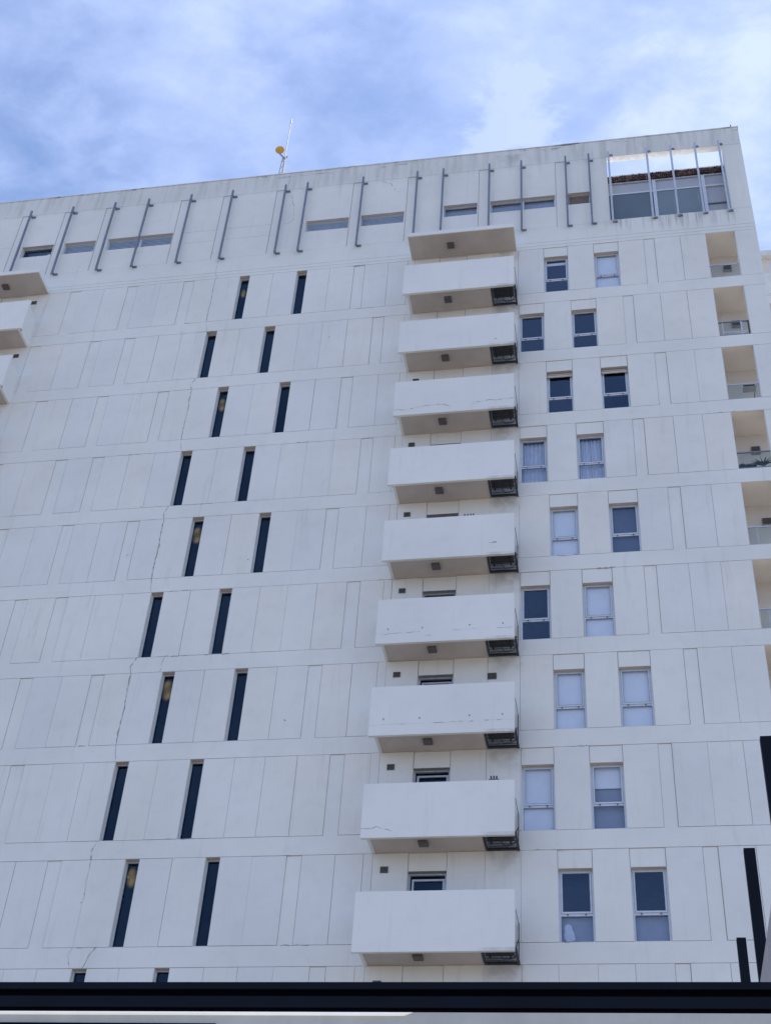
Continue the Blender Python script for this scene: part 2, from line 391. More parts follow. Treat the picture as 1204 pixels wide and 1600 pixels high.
# sill zone .34 .. 1.15 continuous; above: cells
solid(XL, OX0, az(0.34), az(1.16), 0)
wall.v  # (the sill band has no joint against the panels above it)
edges = [XL] + [x for b in BL for x in b] + [OX0]
cells = []
for i in range(len(edges) - 1):
    a, b = edges[i], edges[i + 1]
    cells.append((a, b, (a, b) in BL))
for a, b, blind in cells:
    if blind:
        back(a, b, az(1.16), az(AT)); wall.box(a + .012, b - .004, D + .022, D + .03, az(1.163), az(AT) - .014, 'wall_paint'); continue
    ws = [w for w in AW if w[0] >= a - .05 and w[1] <= b + .05]
    x = a
    for w in ws:
        w0, w1 = max(w[0], a + .01), min(w[1], b - .01)
        back(x, w0, az(1.16), az(AT)); wall.box(x + (.004 if x == a else 0), w0, D, D + .03, az(1.16), az(AT) - .006, 'wall_paint')
        for z0, z1 in ((1.16, w[2]), (w[3], AT)):
            back(w0, w1, az(z0), az(z1)); wall.box(w0, w1, D, D + .03, az(z0), az(z1) - (.006 if z1 == AT else 0), 'wall_paint')
        reveal(w0, w1, az(w[2]), az(w[3]), 0.2); x = w1
    back(x, b, az(1.16), az(AT))
    if ws: wall.box(x, b - .004, D, D + .03, az(1.16), az(AT) - .006, 'wall_paint')
    else:
        zs = [1.16, 2.28, 2.93, AT] if a > -16.2 and b < -12 else ([1.16, 3.05, AT] if b < -22 else [1.16, 2.32, AT])
        for z0, z1 in zip(zs[:-1], zs[1:]):
            wall.box(a + .004, b - .004, D, D + .03, az(z0) + (.005 if z0 > 1.2 else 0), az(z1) - .005, 'wall_paint')
# terrace frame
solid(OX0, XR, az(0.34), az(OZ0), 0)
solid(OX1, XR, az(OZ0), az(OZ1), 0)
wall.box(OX0, OX0 + .006, D + .004, D + TH, az(OZ0), az(OZ1), 'wall_paint'); wall.box(OX1 - .006, OX1, D + .004, D + TH, az(OZ0), az(OZ1), 'wall_paint')
wall.box(OX0 + .006, OX1 - .006, D + .004, D + TH, az(OZ1) - .006, az(OZ1), 'white_roof')  # lintel underside whiter than the wall, bounced light put into its colour
# inner face of the facade shell at attic level, sides, back
YB = D + DEPTH
wall.box(XL, OX0 - .01, D + TH, D + TH + .02, az(3.1), az(6.06), 'wall_paint')
wall.box(OX1 + .01, XR - .25, D + TH, D + TH + .02, az(1.24), az(6.06), 'wall_paint')
wall.box(OX0, OX1, D + TH, D + TH + .012, az(OZ1) + .01, az(6.06), 'wall_paint')
wall.box(XR - .25, XR, D + 1.21, YB, GZ, az(6.06), 'wall_paint'); wall.box(XR - .25, XR, D + TH, D + .38, GZ, az(6.06), 'wall_paint')
wall.box(XR - .25, XR, D + .38, D + 1.21, T, az(6.06), 'wall_paint')
for k in range(1, NF + 1): wall.box(XR - .25, XR, D + .38, D + 1.21, top(k + 1) if k < NF else GZ, top(k) - PH + .03, 'wall_paint')
wall.box(XL, XL + .25, D + TH, YB, GZ, az(6.06), 'wall_paint')
wall.box(XL + .25, XR - .25, YB - .25, YB, GZ, az(6.06), 'wall_paint')
# side wall joints
for k in range(1, NF + 1):
    wall.box(XR, XR + .012, D + 1.3, YB, top(k) - PH - .35, top(k) - PH - .10, 'parapet_paint')
wall.build('wall', tower)
# coping strip
cp = MB(); cp.box(XL, XR + .02, D - .02, D + TH + .05, az(6.065), az(6.11), 'wall_paint'); cp.build('coping', tower)
# inner slabs, roof, back of rooms
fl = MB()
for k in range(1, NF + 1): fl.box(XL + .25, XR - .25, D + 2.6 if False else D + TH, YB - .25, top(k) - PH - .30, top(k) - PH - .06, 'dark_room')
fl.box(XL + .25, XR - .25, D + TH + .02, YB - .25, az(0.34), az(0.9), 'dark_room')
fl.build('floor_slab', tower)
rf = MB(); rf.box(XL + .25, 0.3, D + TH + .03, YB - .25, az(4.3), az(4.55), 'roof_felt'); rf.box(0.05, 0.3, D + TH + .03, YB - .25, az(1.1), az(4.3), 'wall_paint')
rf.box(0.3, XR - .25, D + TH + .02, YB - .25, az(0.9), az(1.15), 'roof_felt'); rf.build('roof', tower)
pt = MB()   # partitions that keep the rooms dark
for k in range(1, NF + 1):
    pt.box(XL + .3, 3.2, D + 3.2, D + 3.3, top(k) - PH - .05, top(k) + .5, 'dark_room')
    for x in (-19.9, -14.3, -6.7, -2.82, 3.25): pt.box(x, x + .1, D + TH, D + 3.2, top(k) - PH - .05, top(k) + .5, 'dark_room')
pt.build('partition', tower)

# ------------------------------------------------------------------ slit windows
def rect_frame(mb, x0, x1, z0, z1, y0, y1, w, mt, wt=None, wb=None):
    wt = w if wt is None else wt; wb = w if wb is None else wb
    mb.box(x0, x0 + w, y0, y1, z0, z1, mt); mb.box(x1 - w, x1, y0, y1, z0, z1, mt)
    mb.box(x0 + w, x1 - w, y0, y1, z1 - wt, z1, mt); mb.box(x0 + w, x1 - w, y0, y1, z0, z0 + wb, mt)
for k, x0, x1, z0, z1 in slits:
    f = MB(); rect_frame(f, x0 + .006, x1 - .006, z0 + .006, z1 - .006, D + .17, D + .22, .022, 'aluminium', .03, .03)
    fo = f.build('slit_window', tower)
    p = MB(); p.box(x0 + .028, x1 - .028, D + .19, D + .196, z0 + .036, z1 - .036, 'glass_slit'); p.build('pane', fo)
    if k % 2 == 1 and x0 < -12 and k < 11:
        sc_ = {1: .75, 3: 1.0, 5: 1.1, 7: 1.15, 9: 1.0}[k]
        l = MB(); l.ball(((x0 + x1) / 2 - .20, D + .66, z1 - .20), (.24 * sc_, .20, .34 * sc_), 'lamp_glow', 20, 12)
        l.build('stairwell_lamp', fo, label='warm yellow lamp glowing behind the slit window')

# ------------------------------------------------------------------ casement windows
KIND = {(1, 0): 'navy_strip', (1, 1): 'blind', (2, 0): 'navy', (2, 1): 'navy', (3, 0): 'fold', (3, 1): 'fold', (4, 0): 'curtain', (4, 1): 'curtain',
        (5, 0): 'blind', (5, 1): 'grey', (6, 0): 'navy', (6, 1): 'blind', (7, 0): 'blind', (7, 1): 'blind', (8, 0): 'blind', (8, 1): 'half', (9, 0): 'lowgrey', (9, 1): 'lowgrey'}
WLAB = {'curtain': 'window with pale gathered curtains', 'blind': 'window with a closed white blind', 'half': 'window with its white blind drawn a third down',
        'navy': 'window with dark blue glass', 'fold': 'window with a rolled up shade under its head', 'grey': 'window with a grey screen', 'navy_strip': 'dark window with a thin white strip at its head',
        'lowgrey': 'dark window with a hazy grey lower pane'}
cnt = {}
for k, x0, x1, z0, z1 in wins:
    i = cnt.get(k, 0); cnt[k] = i + 1; kind = KIND[(k, i)]
    z0 += .006; z1 -= .006; x0 += .006; x1 -= .006
    f = MB(); rect_frame(f, x0, x1, z0, z1, D + .14, D + .20, .045, 'aluminium', .035, .03)
    zm = z0 + 0.75
    f.box(x0 + .045, x1 - .045, D + .145, D + .195, zm - .06, zm, 'aluminium')
    fo = f.build('window', tower, label=WLAB[kind])
    s = MB(); rect_frame(s, x0 + .05, x1 - .05, zm + .004, z1 - .04, D + .125, D + .165, .042, 'aluminium', .035, .05); s.build('sash', fo, bevel=.004)
    gk = MB(); rect_frame(gk, x0 + .088, x1 - .088, zm + .048, z1 - .073, D + .122, D + .139, .007, 'rail_steel'); rect_frame(gk, x0 + .045, x1 - .045, z0 + .03, zm - .06, D + .137, D + .158, .008, 'rail_steel')
    gk.build('gasket', fo)
    for xx in (x0 + .20, x1 - .20):
        h = MB(); h.box(xx - .018, xx + .018, D + .112, D + .14, zm - .035, zm - .01, 'lamp_grey'); h.build('latch', fo)
    p = MB(); p.box(x0 + .09, x1 - .09, D + .14, D + .146, zm + .05, z1 - .075, 'glass'); p.build('pane', fo)
    p = MB(); p.box(x0 + .045, x1 - .045, D + .16, D + .166, z0 + .03, zm - .06, 'glass'); p.build('pane', fo)
    zt_, zb_ = z1 - .04, z0 + .02
    b = MB(); y = D + .24
    if kind == 'blind': b.box(x0 + .03, x1 - .03, D + .205, D + .215, zb_, zt_, 'blind_white'); b.build('blind', fo)
    elif kind == 'grey': b.box(x0 + .03, x1 - .03, y, y + .01, zb_, zt_, 'screen_dark'); b.build('blind', fo)
    elif kind == 'half':
        b.box(x0 + .03, x1 - .03, y, y + .01, z1 - .62, z1, 'blind_white'); b.build('blind', fo)
        b = MB(); b.box(x0 + .03, x1 - .03, y + .05, y + .06, zb_, z1 - .55, 'blind_grey'); b.build('blind', fo)
    elif kind == 'navy_strip': b.box(x0 + .03, x1 - .03, y - .03, y - .02, z1 - .25, z1 - .12, 'blind_white'); b.build('blind', fo)
    elif kind == 'fold':
        for j in range(4):
            b.box(x0 + .02, x1 - .02, D + .09 - .012 * j, D + .12 - .012 * j, z1 - .04 - .045 * (j + 1), z1 - .012 - .045 * j, 'soffit' if j % 2 else 'vent_brown')
        b.build('blind', fo)
    elif kind == 'lowgrey':
        b.box(x0 + .03, x1 - .03, y, y + .01, zb_, zm - .05, 'blind_grey'); b.build('blind', fo)
        if i == 0:
            b = MB(); b.ball((x0 + .20, y - .03, z0 + .40), (.10, .02, .13), 'curtain'); b.ball((x0 + .22, y - .035, z0 + .24), (.13, .02, .17), 'curtain'); b.ball((x0 + .30, y - .03, z0 + .16), (.07, .02, .06), 'curtain'); b.build('paper_lantern', fo)
    elif kind == 'curtain':
        N = 60
        for a0, a1, zz0, zz1 in ((x0 + .03, x1 - .03, zb_, zt_),):
            ph = random.uniform(0, 6)
            pts = []
            for j in range(N + 1):
                u = j / N; xx = a0 + (a1 - a0) * u
                pts.append((xx, y + .05 + .022 * math.sin(u * 40 + ph) + .012 * math.sin(u * 77 + 2 * ph)))
            for j in range(N):
                if kind == 'curtain' and i == 1 and .47 < j / N < .50: continue
                b.quad([(*pts[j], zz0), (*pts[j + 1], zz0), (*pts[j + 1], zz1), (*pts[j], zz1)], 'curtain')
        o = b.build('curtain', fo); so = o.modifiers.new('solid', 'SOLIDIFY'); so.thickness = .003

# ------------------------------------------------------------------ balcony doors
for k, x0, x1, z0, z1 in doors:
    if k > 10: continue
    z0 += .006; z1 -= .006; x0 += .006; x1 -= .006
    f = MB(); rect_frame(f, x0, x1, z0, z1, D + .13, D + .20, .05, 'galvanised'); fo = f.build('balcony_door', tower)
    s = MB(); rect_frame(s, x0 + .09, x1 - .06, z0 + .05, z1 - .14, D + .15, D + .19, .05, 'galvanised'); s.build('door_leaf', fo)
    p = MB(); p.box(x0 + .05, x1 - .05, D + .192, D + .198, z0 + .05, z1 - .05, 'glass_slit'); p.build('pane', fo)

# ------------------------------------------------------------------ attic strip windows
for x0, x1, a, b, kind in AW:
    x0 += .018; x1 -= .018; z0 = az(a) + .006; z1 = az(b) - .006
    f = MB(); rect_frame(f, x0, x1, z0, z1, D + .13, D + .18, .04 if kind in ('pair', 'louvre2') else .025, 'aluminium', .03, .03)
    if kind in ('pair', 'louvre2'):
        xm = -17.32 if kind == 'louvre2' else -2.61
        f.box(xm - .04, xm + .04, D + .128, D + .182, z0 + .03, z1 - .03, 'aluminium')
    fo = f.build('strip_window', tower)
    if kind in ('louvre', 'louvre2'):
        l = MB(); n = 7
        for j in range(n):
            zc = z0 + .06 + (z1 - z0 - .1) * (j + .5) / n
            l.quad([(x0 + .03, D + .135, zc - .046), (x1 - .03, D + .135, zc - .046), (x1 - .03, D + .162, zc + .046), (x0 + .03, D + .162, zc + .046)], 'louvre')
        o = l.build('louvres', fo); so = o.modifiers.new('solid', 'SOLIDIFY'); so.thickness = .006
    elif kind == 'brown':
        l = MB()
        for j in range(9): l.box(x0 + .03, x1 - .03, D + .15, D + .17, z0 + .04 + j * .065, z0 + .08 + j * .065, 'vent_brown')
        l.build('louvres', fo)
    p = MB(); p.box(x0 + .025, x1 - .025, D + .174, D + .178, z0 + .03, z1 - .03, 'glass'); p.build('pane', fo)
    if kind in ('grey', 'pair'):
        p = MB(); p.box(x0 + .025, x1 - .025, D + .24, D + .25, z0 + .03, z1 - .03, 'blind_grey'); p.build('blind', fo)
    if kind == 'dark':
        p = MB(); p.ball((-21.03, D + .15, z0 + .20), (.045, .02, .045), 'blind_white', 8, 6); p.build('knob', fo)

# ------------------------------------------------------------------ attic stand-off rails
for x in [-24.0, -22.20, -20.44, -18.68, -17.29, -15.55, -13.87, -11.75, -10.88, -8.69, -6.59, -5.59, -3.84, -2.64, -0.99, -0.13, 0.60, 2.00, 2.87, 3.75, 4.61]:
    m_ = 'galvanised' if x > 0.5 else 'rail_steel'
    rmb = MB(); rmb.box(x - .035, x + .035, D - .20, D - .13, az(0.96), az(5.10), m_); ro = rmb.build('facade_rail', tower, bevel=.006)
    for zc in ((4.86, 1.10) if x < .5 else (5.07, 1.10)):
        br = MB(); br.box(x - .012, x + .03, D - .13, D - .05, az(zc) - .04, az(zc) + .04, 'rail_steel')
        br.box(x - .012, x + .16, D - .05, D - .0, az(zc) - .035, az(zc) + .035, 'rail_steel')
        br.build('bracket', ro)

# ------------------------------------------------------------------ roof terrace room behind the framed opening
RY = D + 0.50
room = MB()
room.box(0.32, 4.95, RY + .04, D + 5.0, az(1.15), az(4.03), 'grey_wall')
ro = room.build('roof_room', tower)
til = MB()
for j in range(58):
    x = 0.42 + j * .078
    if x > 4.9: break
    h = random.uniform(.30, .37)
    yy = RY - .02 - random.uniform(0, .04)
    for q in range(4): til.box(x, x + random.uniform(.05, .07), yy - random.uniform(0, .03), RY + .6, az(4.05) + h * q / 4, az(4.05) + h * (q + .82) / 4, random.choice(('tile_red', 'tile_red', 'tile_dark', 'tile_pale')))
til.build('tile_course', ro)
cpn = MB(); cpn.box(.36, 1.2, RY - .03, D + 5, az(4.37), az(4.40), 'louvre'); cpn.box(.36, 4.95, RY - .05, D + 5, az(4.40), az(4.45), 'white_roof'); cpn.build('roof_sheet', ro)
fr = MB()
fr.box(.36, 4.9, RY - .02, RY + .03, az(3.30), az(3.38), 'aluminium'); fr.box(.36, 4.9, RY - .015, RY + .03, az(3.97), az(4.03), 'galvanised')
for x in (.42, 2.19, 3.95, 4.78): fr.box(x - .06, x + .06, RY - .03, RY + .03, az(1.16), az(3.97), 'aluminium')
fr.box(4.02, 4.72, RY - .018, RY + .03, az(2.28), az(2.32), 'rail_steel')
fr.build('window_frame', ro)
gl = MB()
gl.box(.48, 2.13, RY + .01, RY + .02, az(1.16), az(3.30), 'shade_grey'); gl.box(2.25, 3.89, RY + .01, RY + .02, az(1.16), az(3.30), 'shade_light')
gl.build('shade', ro)
gp = MB(); gp.box(.48, 3.89, RY - .006, RY - .002, az(1.16), az(3.30), 'glass_clear'); gp.build('pane', ro)

# ------------------------------------------------------------------ balconies
def ribbon(mb, pts, w, y, mt='crack', jit=.016):
    """crack line in the x-z plane at depth y"""
    out = []
    for (a, b) in zip(pts[:-1], pts[1:]):
        n = max(2, int(math.dist(a, b) / .09))
        for j in range(n):
            u = j / n; out.append((a[0] + (b[0] - a[0]) * u + random.uniform(-jit, jit), a[1] + (b[1] - a[1]) * u + random.uniform(-jit, jit)))
    out.append(pts[-1])
    for p, q in zip(out[:-1], out[1:]):
        ww = w * random.choice((.12, .25, .6, .9, 1.1)) / 2
        dx, dz = q[0] - p[0], q[1] - p[1]; L = math.hypot(dx, dz) or 1; nx, nz = -dz / L * ww, dx / L * ww
        ex, ez = dx / L * .002, dz / L * .002
        mb.quad([(p[0] - nx - ex, y, p[1] - nz - ez), (q[0] - nx + ex, y, q[1] - nz + ez), (q[0] + nx + ex, y, q[1] + nz + ez), (p[0] + nx - ex, y, p[1] + nz - ez)], mt)

ORD = ['', 'topmost', 'second', 'third', 'fourth', 'fifth', 'sixth', 'seventh', 'eighth', 'ninth', 'tenth']
def balcony(xo, mirror, k, full=True):
    """xo: outer x of the parapet on its solid side; mirror +1 = grate to the right"""
    s = mirror; base = top(k + 1)
    X = lambda d: xo + s * d
    def bx(mb, a, b, *r): a, b = X(a), X(b); mb.box(min(a, b), max(a, b), *r)
    p = MB(); bx(p, 0, 3.79, D - 1.0, D - .91, base - .09, base + 1.41, 'parapet_paint')
    po = p.build('balcony', tower, bevel=.008)
    sl = MB(); bx(sl, .15, 2.98, D - .91, D - .001, base + .002, base + .18, 'soffit'); sl.build('slab', po)
    sd = MB(); bx(sd, .13, .21, D - .91, D - .002, base - .012, base + 1.39, 'parapet_paint'); sd.build('side_panel', po)
    bx(MB(), 0, 0, 0, 0, 0, 0, 'crack')
    dr = MB(); bx(dr, .115, .13, D - .80, D - .74, base + .02, base + .22, 'rail_steel'); dr.build('drain_slot', po)
    la = MB(); bx(la, 1.38, 1.62, D - .66, D - .40, base - .07, base + .002, 'lamp_grey'); lo = la.build('ceiling_light', po, bevel=.01)
    l2 = MB(); bx(l2, 1.42, 1.58, D - .61, D - .45, base - .078, base - .068, 'ac_grey'); 
    gr = MB()
    for a, b, y0, y1 in ((3.0, 3.05, D - .90, D - .06), (3.77, 3.83, D - .90, D - .03), (3.05, 3.77, D - .90, D - .84), (3.05, 3.77, D - .12, D - .06)):
        bx(gr, a, b, y0, y1, base - .03, base + .03, 'black_steel')
    for j in range(1, 24): bx(gr, 3.05 + j * .03, 3.05 + j * .03 + .010, D - .84, D - .12, base - .005, base + .018, 'black_steel')
    for j in range(1, 5): bx(gr, 3.05, 3.77, D - .84 + j * .145, D - .84 + j * .145 + .012, base - .016, base - .006, 'black_steel')
    gr.build('condenser_grate', po)
    br = MB()
    br.bar((X(3.80), D - .88, base + .03), (X(3.80), D - .02, base + .62), .018, 'black_steel')
    br.bar((X(3.80), D - .88, base + .95), (X(3.80), D - .02, base + .95), .012, 'black_steel')
    br.bar((X(3.80), D - .04, base), (X(3.80), D - .04, base + 1.0), .018, 'black_steel')
    br.build('side_brace', po)
    return po
def canopy(x0, x1):
    c = MB(); c.box(x0, x1, D - 1.07, D - .001, az(0.004), az(0.20), 'parapet_paint'); co = c.build('canopy_slab', tower, bevel=.008)
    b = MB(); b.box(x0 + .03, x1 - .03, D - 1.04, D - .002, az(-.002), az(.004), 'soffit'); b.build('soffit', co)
    la = MB(); xm = x0 + 1.48 if x1 > -10 else x1 - 1.5
    la.box(xm - .12, xm + .12, D - .66, D - .42, az(-.07), az(-.002), 'lamp_grey'); la.build('ceiling_light', co)
canopy(-6.60, -2.83); canopy(-24.15, -20.38)
bal = {}
for k in range(1, 14):
    bal[k] = balcony(-6.63, 1, k)
    balcony(-20.37, -1, k)
for k, xs_, y_, h_ in ((5, (-4.36, -4.27, -4.18, -4.10), D - .4, .0), (8, (-3.50, -3.43, -3.36), D - .3, .0)):
    zt_ = {5: 26.68, 8: 17.92}[k]
    m = MB(); m.box(xs_[0] - .05, xs_[-1] + .05, y_, y_ + .02, zt_ - .10, zt_ - .08, 'rail_steel')
    for x in xs_: m.box(x - .018, x + .018, y_ - .01, y_ + .03, zt_ - .09, zt_, 'ac_dark')
    for x in (xs_[0] - .05, xs_[-1] + .05): m.box(x - .01, x + .01, y_, y_ + .02, top(k + 1) + .18, zt_ - .08, 'rail_steel')
    m.build('clothes_rack', bal[k])
# cracks and bolts on parapets
def bz(k, z): return top(k + 1) + z
YP = D - 1.003
def pcrack(k, lines, w=.014, bolts=None):
    m = MB()
    for L in lines: ribbon(m, [(x, bz(k, z)) for x, z in L], w, YP)
    if bolts:
        for x, z in bolts: m.box(x - .016, x + .016, YP - .006, YP + .002, bz(k, z) - .02, bz(k, z) + .02, 'rail_steel')
    m.build('crack', bal[k])
pcrack(3, [[(-6.62, .17), (-6.2, .12), (-5.9, .20), (-5.4, .27), (-5.05, .26), (-4.8, .10)], [(-4.25, .10), (-4.1, .22), (-3.6, .30), (-3.4, .27), (-2.86, .31)]], .022)
pcrack(6, [[(-6.62, .22), (-6.3, .22)], [(-6.3, .23), (-5.4, .25)], [(-5.3, .14), (-5.1, .10)], [(-4.5, .25), (-3.9, .27)], [(-3.3, .25), (-2.9, .26)]], .012, [(-6.3, .38), (-5.35, .38), (-4.05, .40), (-3.15, .40)])
pcrack(7, [[(-6.62, .22), (-6.0, .24), (-5.2, .23)], [(-5.0, .24), (-3.9, .25)], [(-3.6, .25), (-3.1, .27)], [(-3.1, .26), (-2.86, .24)]], .018, [(-6.25, .40), (-5.3, .40), (-4.0, .42), (-3.15, .42)])
pcrack(8, [[(-6.62, .18), (-6.4, .16), (-6.25, .20), (-6.0, .14), (-5.85, .08)]], .016)
pcrack(5, [[(-3.55, .36), (-3.35, .36)]], .05)
pcrack(2, [[(-3.45, .20), (-3.42, .18)]], .05)

# ------------------------------------------------------------------ vents on the facade
def vent(x, z, w=.20, h=.17):
    v = MB(); rect_frame(v, x - w / 2, x + w / 2, z - h / 2, z + h / 2, D - .02, D - .001, .02, 'lamp_grey')
    for j in range(4): v.box(x - w / 2 + .02, x + w / 2 - .02, D - .015, D - .002, z - h / 2 + .03 + j * .033, z - h / 2 + .045 + j * .033, 'lamp_grey')
    v.box(x - w / 2 + .02, x + w / 2 - .02, D - .004, D - .001, z - h / 2 + .02, z + h / 2 - .02, 'ac_dark')
    v.build('wall_vent', tower)
for k in range(1, 14):
    vent(-6.17, top(k) - .45); vent(-20.86, top(k) - .45)
vent(-3.54, top(7) - .63, .25, .2)

# ------------------------------------------------------------------ cracks of the facade
def fc(pts, w=.012):
    cr = MB(); ribbon(cr, pts, w, D - .003); cr.build('crack', tower)
fc([(-13.93, az(1.1)), (-13.95, az(.35))], .02); fc([(-13.95, az(.33)), (-13.86, az(0))], .022)
for k in (1, 3, 5, 7, 9):
    z = top(k); nx = top(k + 1)
    pts = [(-13.90, z), (-13.93, z - .5), (-13.88, z - 1.1), (-13.92, z - 1.8), (-13.90, z - PH)]
    if k < 9: fc(pts, .03 if k in (5, 7) else .018)
    else: fc(pts[:3] + [(-13.95, z - 1.2)], .02)
    fc([(-13.90, z - PH), (-13.82, nx)] if k != 9 else [(-13.90, z - PH), (-14.0, z - PH - .2), (-13.86, nx)], .018 if k != 9 else .028)
for k in (2, 4, 6, 8):
    z = top(k); fc([(-13.84, z - PH), (-13.97, z - PH - .3), (-13.92, top(k + 1))], .022 if k < 6 else .03)
fc([(-13.90 + .9, top(6) - PH), (-13.05, top(7))], .016)
fc([(-13.30, top(9) - PH), (-13.45, top(9) - PH - .25), (-13.55, top(10))], .022)
fc([(-11.72, az(5.95)), (-11.70, az(5.1)), (-11.5, az(4.6)), (-11.35, az(3.9)), (-11.28, az(3.1)), (-11.4, az(2.9)), (-11.62, az(2.87))], .016)
fc([(-8.0, az(4.95)), (-7.6, az(4.7)), (-7.4, az(4.2)), (-7.1, az(4.15)), (-7.0, az(4.0))], .016)
fc([(-14.7 - .05, az(.05) - 3 * H - PH), (-14.8, az(.05) - 3 * H - PH)], .01)
fc([(-4.6, az(1.15)), (-4.75, az(.8)), (-4.9, az(.4))], .012)
for a in range(34):   # short open stretches of joint along the slab bands
    k = random.randint(1, 9); x = random.uniform(-18, 3.4)
    if -6.9 < x < -2.6: continue
    z = top(k) if random.random() < .5 else top(k) - PH
    fc([(x, z), (x + random.uniform(.2, .9), z)], random.uniform(.02, .035))
for a in range(14):   # small chips
    k = random.randint(1, 9); x = random.uniform(-19, 3.2); z = top(k) - random.uniform(.2, 2.9)
    fc([(x, z), (x + .04, z - .02)], .03)

# ------------------------------------------------------------------ loggias in the corner bay
lg_parts = {}
for k, x0, x1, z0, z1 in logs:
    L = MB(); xa, xb, yb = x0 - .22, XR - .26, D + 1.15
    L.box(xa, xb, yb, yb + .06, z0 - .05, z1 + .06, 'beige'); L.box(xa - .05, xa, D + TH, yb, z0 - .05, z1 + .06, 'beige')
    L.box(xa, xb, D + TH, yb, z1 + .02, z1 + .06, 'beige')
    L.box(xa, xb, D + TH, yb, z0 - .05, z0 - .01, 'beige')
    lo = L.build('loggia', tower)
    rz = z0 + PH - 1.69
    t_ = MB(); steel = 'rail_steel' if k in (2, 4) else 'galvanised'
    t_.box(x0 + .01, x1 - .01, D + .03, D + .07, rz - .018, rz + .018, steel)
    t_.box(x0 + .01, x1 - .01, D + .03, D + .07, z0 + .01, z0 + (.07 if k in (2, 4) else .03), steel)
    if k == 2:
        t_.box(x0 + .12, x0 + .15, D + .03, D + .06, z0 + .03, rz, 'galvanised'); t_.box(x1 - .28, x1 - .24, D + .03, D + .06, z0 + .03, rz, 'aluminium')
        t_.box(x0 + .15, x1 - .1, D + .03, D + .05, z0 + .16, z0 + .20, 'galvanised'); t_.box(x1 - .06, x1 - .02, D + .02, D + .08, z0 + .02, rz, 'black_steel')
    if k == 5 or k == 6: t_.box(x0 + .25, x0 + .27, D + .03, D + .06, z0 + .03, rz, 'galvanised')
    t_.build('railing', lo)
    p = MB(); p.box(x0 + .02, x1 - .02, D + .045, D + .051, z0 + .03, rz - .02, 'glass_clear'); p.build('pane', lo)
    if k in (1, 2, 4, 5):
        v = MB(); v.box(4.27, 4.55, yb - .12, yb - .001, z1 - .80, z1 - .55, 'ac_grey')
        for j in range(5): v.box(4.29, 4.53, yb - .13, yb - .12, z1 - .78 + j * .045, z1 - .755 + j * .045, 'ac_dark')
        v.build('wall_heater', lo)
    if k == 3:
        v = MB(); v.box(4.25, 4.60, D + .35, D + .55, rz + .30, rz + .33, 'black_steel'); v.box(4.22, 4.62, D + .3, D + .55, rz + .12, rz + .15, 'ac_grey')
        v.box(4.58, 4.60, D + .5, D + 1.14, rz + .13, rz + .16, 'black_steel'); v.build('shelf', lo)

# ------------------------------------------------------------------ plants behind the railing of the fourth loggia
zb4 = top(4) - PH
PY = D + .11
pp = thing('potted_palm', 'dark spiky palm in a pot behind the glass railing of a corner loggia', 'potted plant', (4.44, PY, zb4))
po_ = MB(); po_.bar((4.44, PY, zb4 + .006), (4.44, PY, zb4 + .16), .08, 'terracotta', .10, 12); po_.build('pot', pp)
lf = MB()
for j in range(44):
    a = random.choice((0, math.pi)) + random.uniform(-.7, .7); e = random.uniform(.35, 1.5); l = random.uniform(.30, .56)
    p0 = Vector((4.44 + random.uniform(-.03, .03), PY, zb4 + .16 + random.uniform(0, .06))); prev = p0; w = .05
    for q in range(1, 6):
        u = q / 5; d = Vector((math.cos(a) * math.cos(e), math.sin(a) * math.cos(e) * .06, math.sin(e)))
        cur = p0 + d * l * u + Vector((0, 0, -.14 * u * u)); sd_ = Vector((-.7 * math.copysign(1, math.cos(a)), 0, .7)) * w * (1.05 - u) * .5
        lf.quad([prev - sd_ * 1.2, cur - sd_, cur + sd_, prev + sd_ * 1.2], 'leaf_dark'); prev = cur
lf.build('fronds', pp)
pb = thing('trough_plants', 'low dark succulents along the foot of the loggia railing beside the palm', 'plants', (3.95, PY, zb4))
tr = MB(); tr.box(3.74, 4.2, PY - .04, PY + .06, zb4 + .006, zb4 + .09, 'terracotta'); tr.build('trough', pb)
lf = MB()
for j in range(220):
    x = random.choice((random.uniform(3.75, 3.88), random.uniform(3.93, 4.2), random.uniform(3.93, 4.2))); z = zb4 + .09
    d = Vector((random.uniform(-.08, .08), random.uniform(-.03, .03), random.uniform(.04, .20)))
    p0 = Vector((x, PY, z)); lf.quad([p0 + Vector((-.015, 0, 0)), p0 + Vector((.015, 0, 0)), p0 + d + Vector((.008, 0, 0)), p0 + d + Vector((-.008, 0, 0))], 'leaf_dark')
lf.build('leaves', pb)

# ------------------------------------------------------------------ condensers on the cages
def condenser():
    t = thing('air_conditioner', '', 'air conditioner', (-3.22, D - .45, 0), 'condensers on the balcony cages')
    b = MB(); b.box(-3.58, -2.90, D - .74, D - .32, .08, .62, 'ac_casing'); b.build('casing', t, bevel=.015)
    f = MB()
    for rr in (.20, .14, .08):
        for j in range(20):
            a0, a1 = j / 20 * 2 * math.pi, (j + 1) / 20 * 2 * math.pi
            f.bar((-3.30 + rr * math.cos(a0), D - .75, .36 + rr * math.sin(a0)), (-3.30 + rr * math.cos(a1), D - .75, .36 + rr * math.sin(a1)), .01, 'ac_dark')
    f.build('fan_grille', t)
    for x in (-3.5, -3.02):
        l = MB(); l.box(x, x + .05, D - .64, D - .30, .02, .10, 'ac_dark'); l.build('foot', t)
    h = MB(); pts = [(-2.92, D - .4, .3), (-2.86, D - .36, .22), (-2.88, D - .25, .1), (-3.0, D - .14, .08), (-3.2, D - .10, .1), (-3.3, D - .06, .3), (-3.3, D - .01, .6)]
    for a, b in zip(pts[:-1], pts[1:]): h.bar(a, b, .035, 'mast_steel', n=8)
    h.build('hose', t)
    return t
proto = condenser()
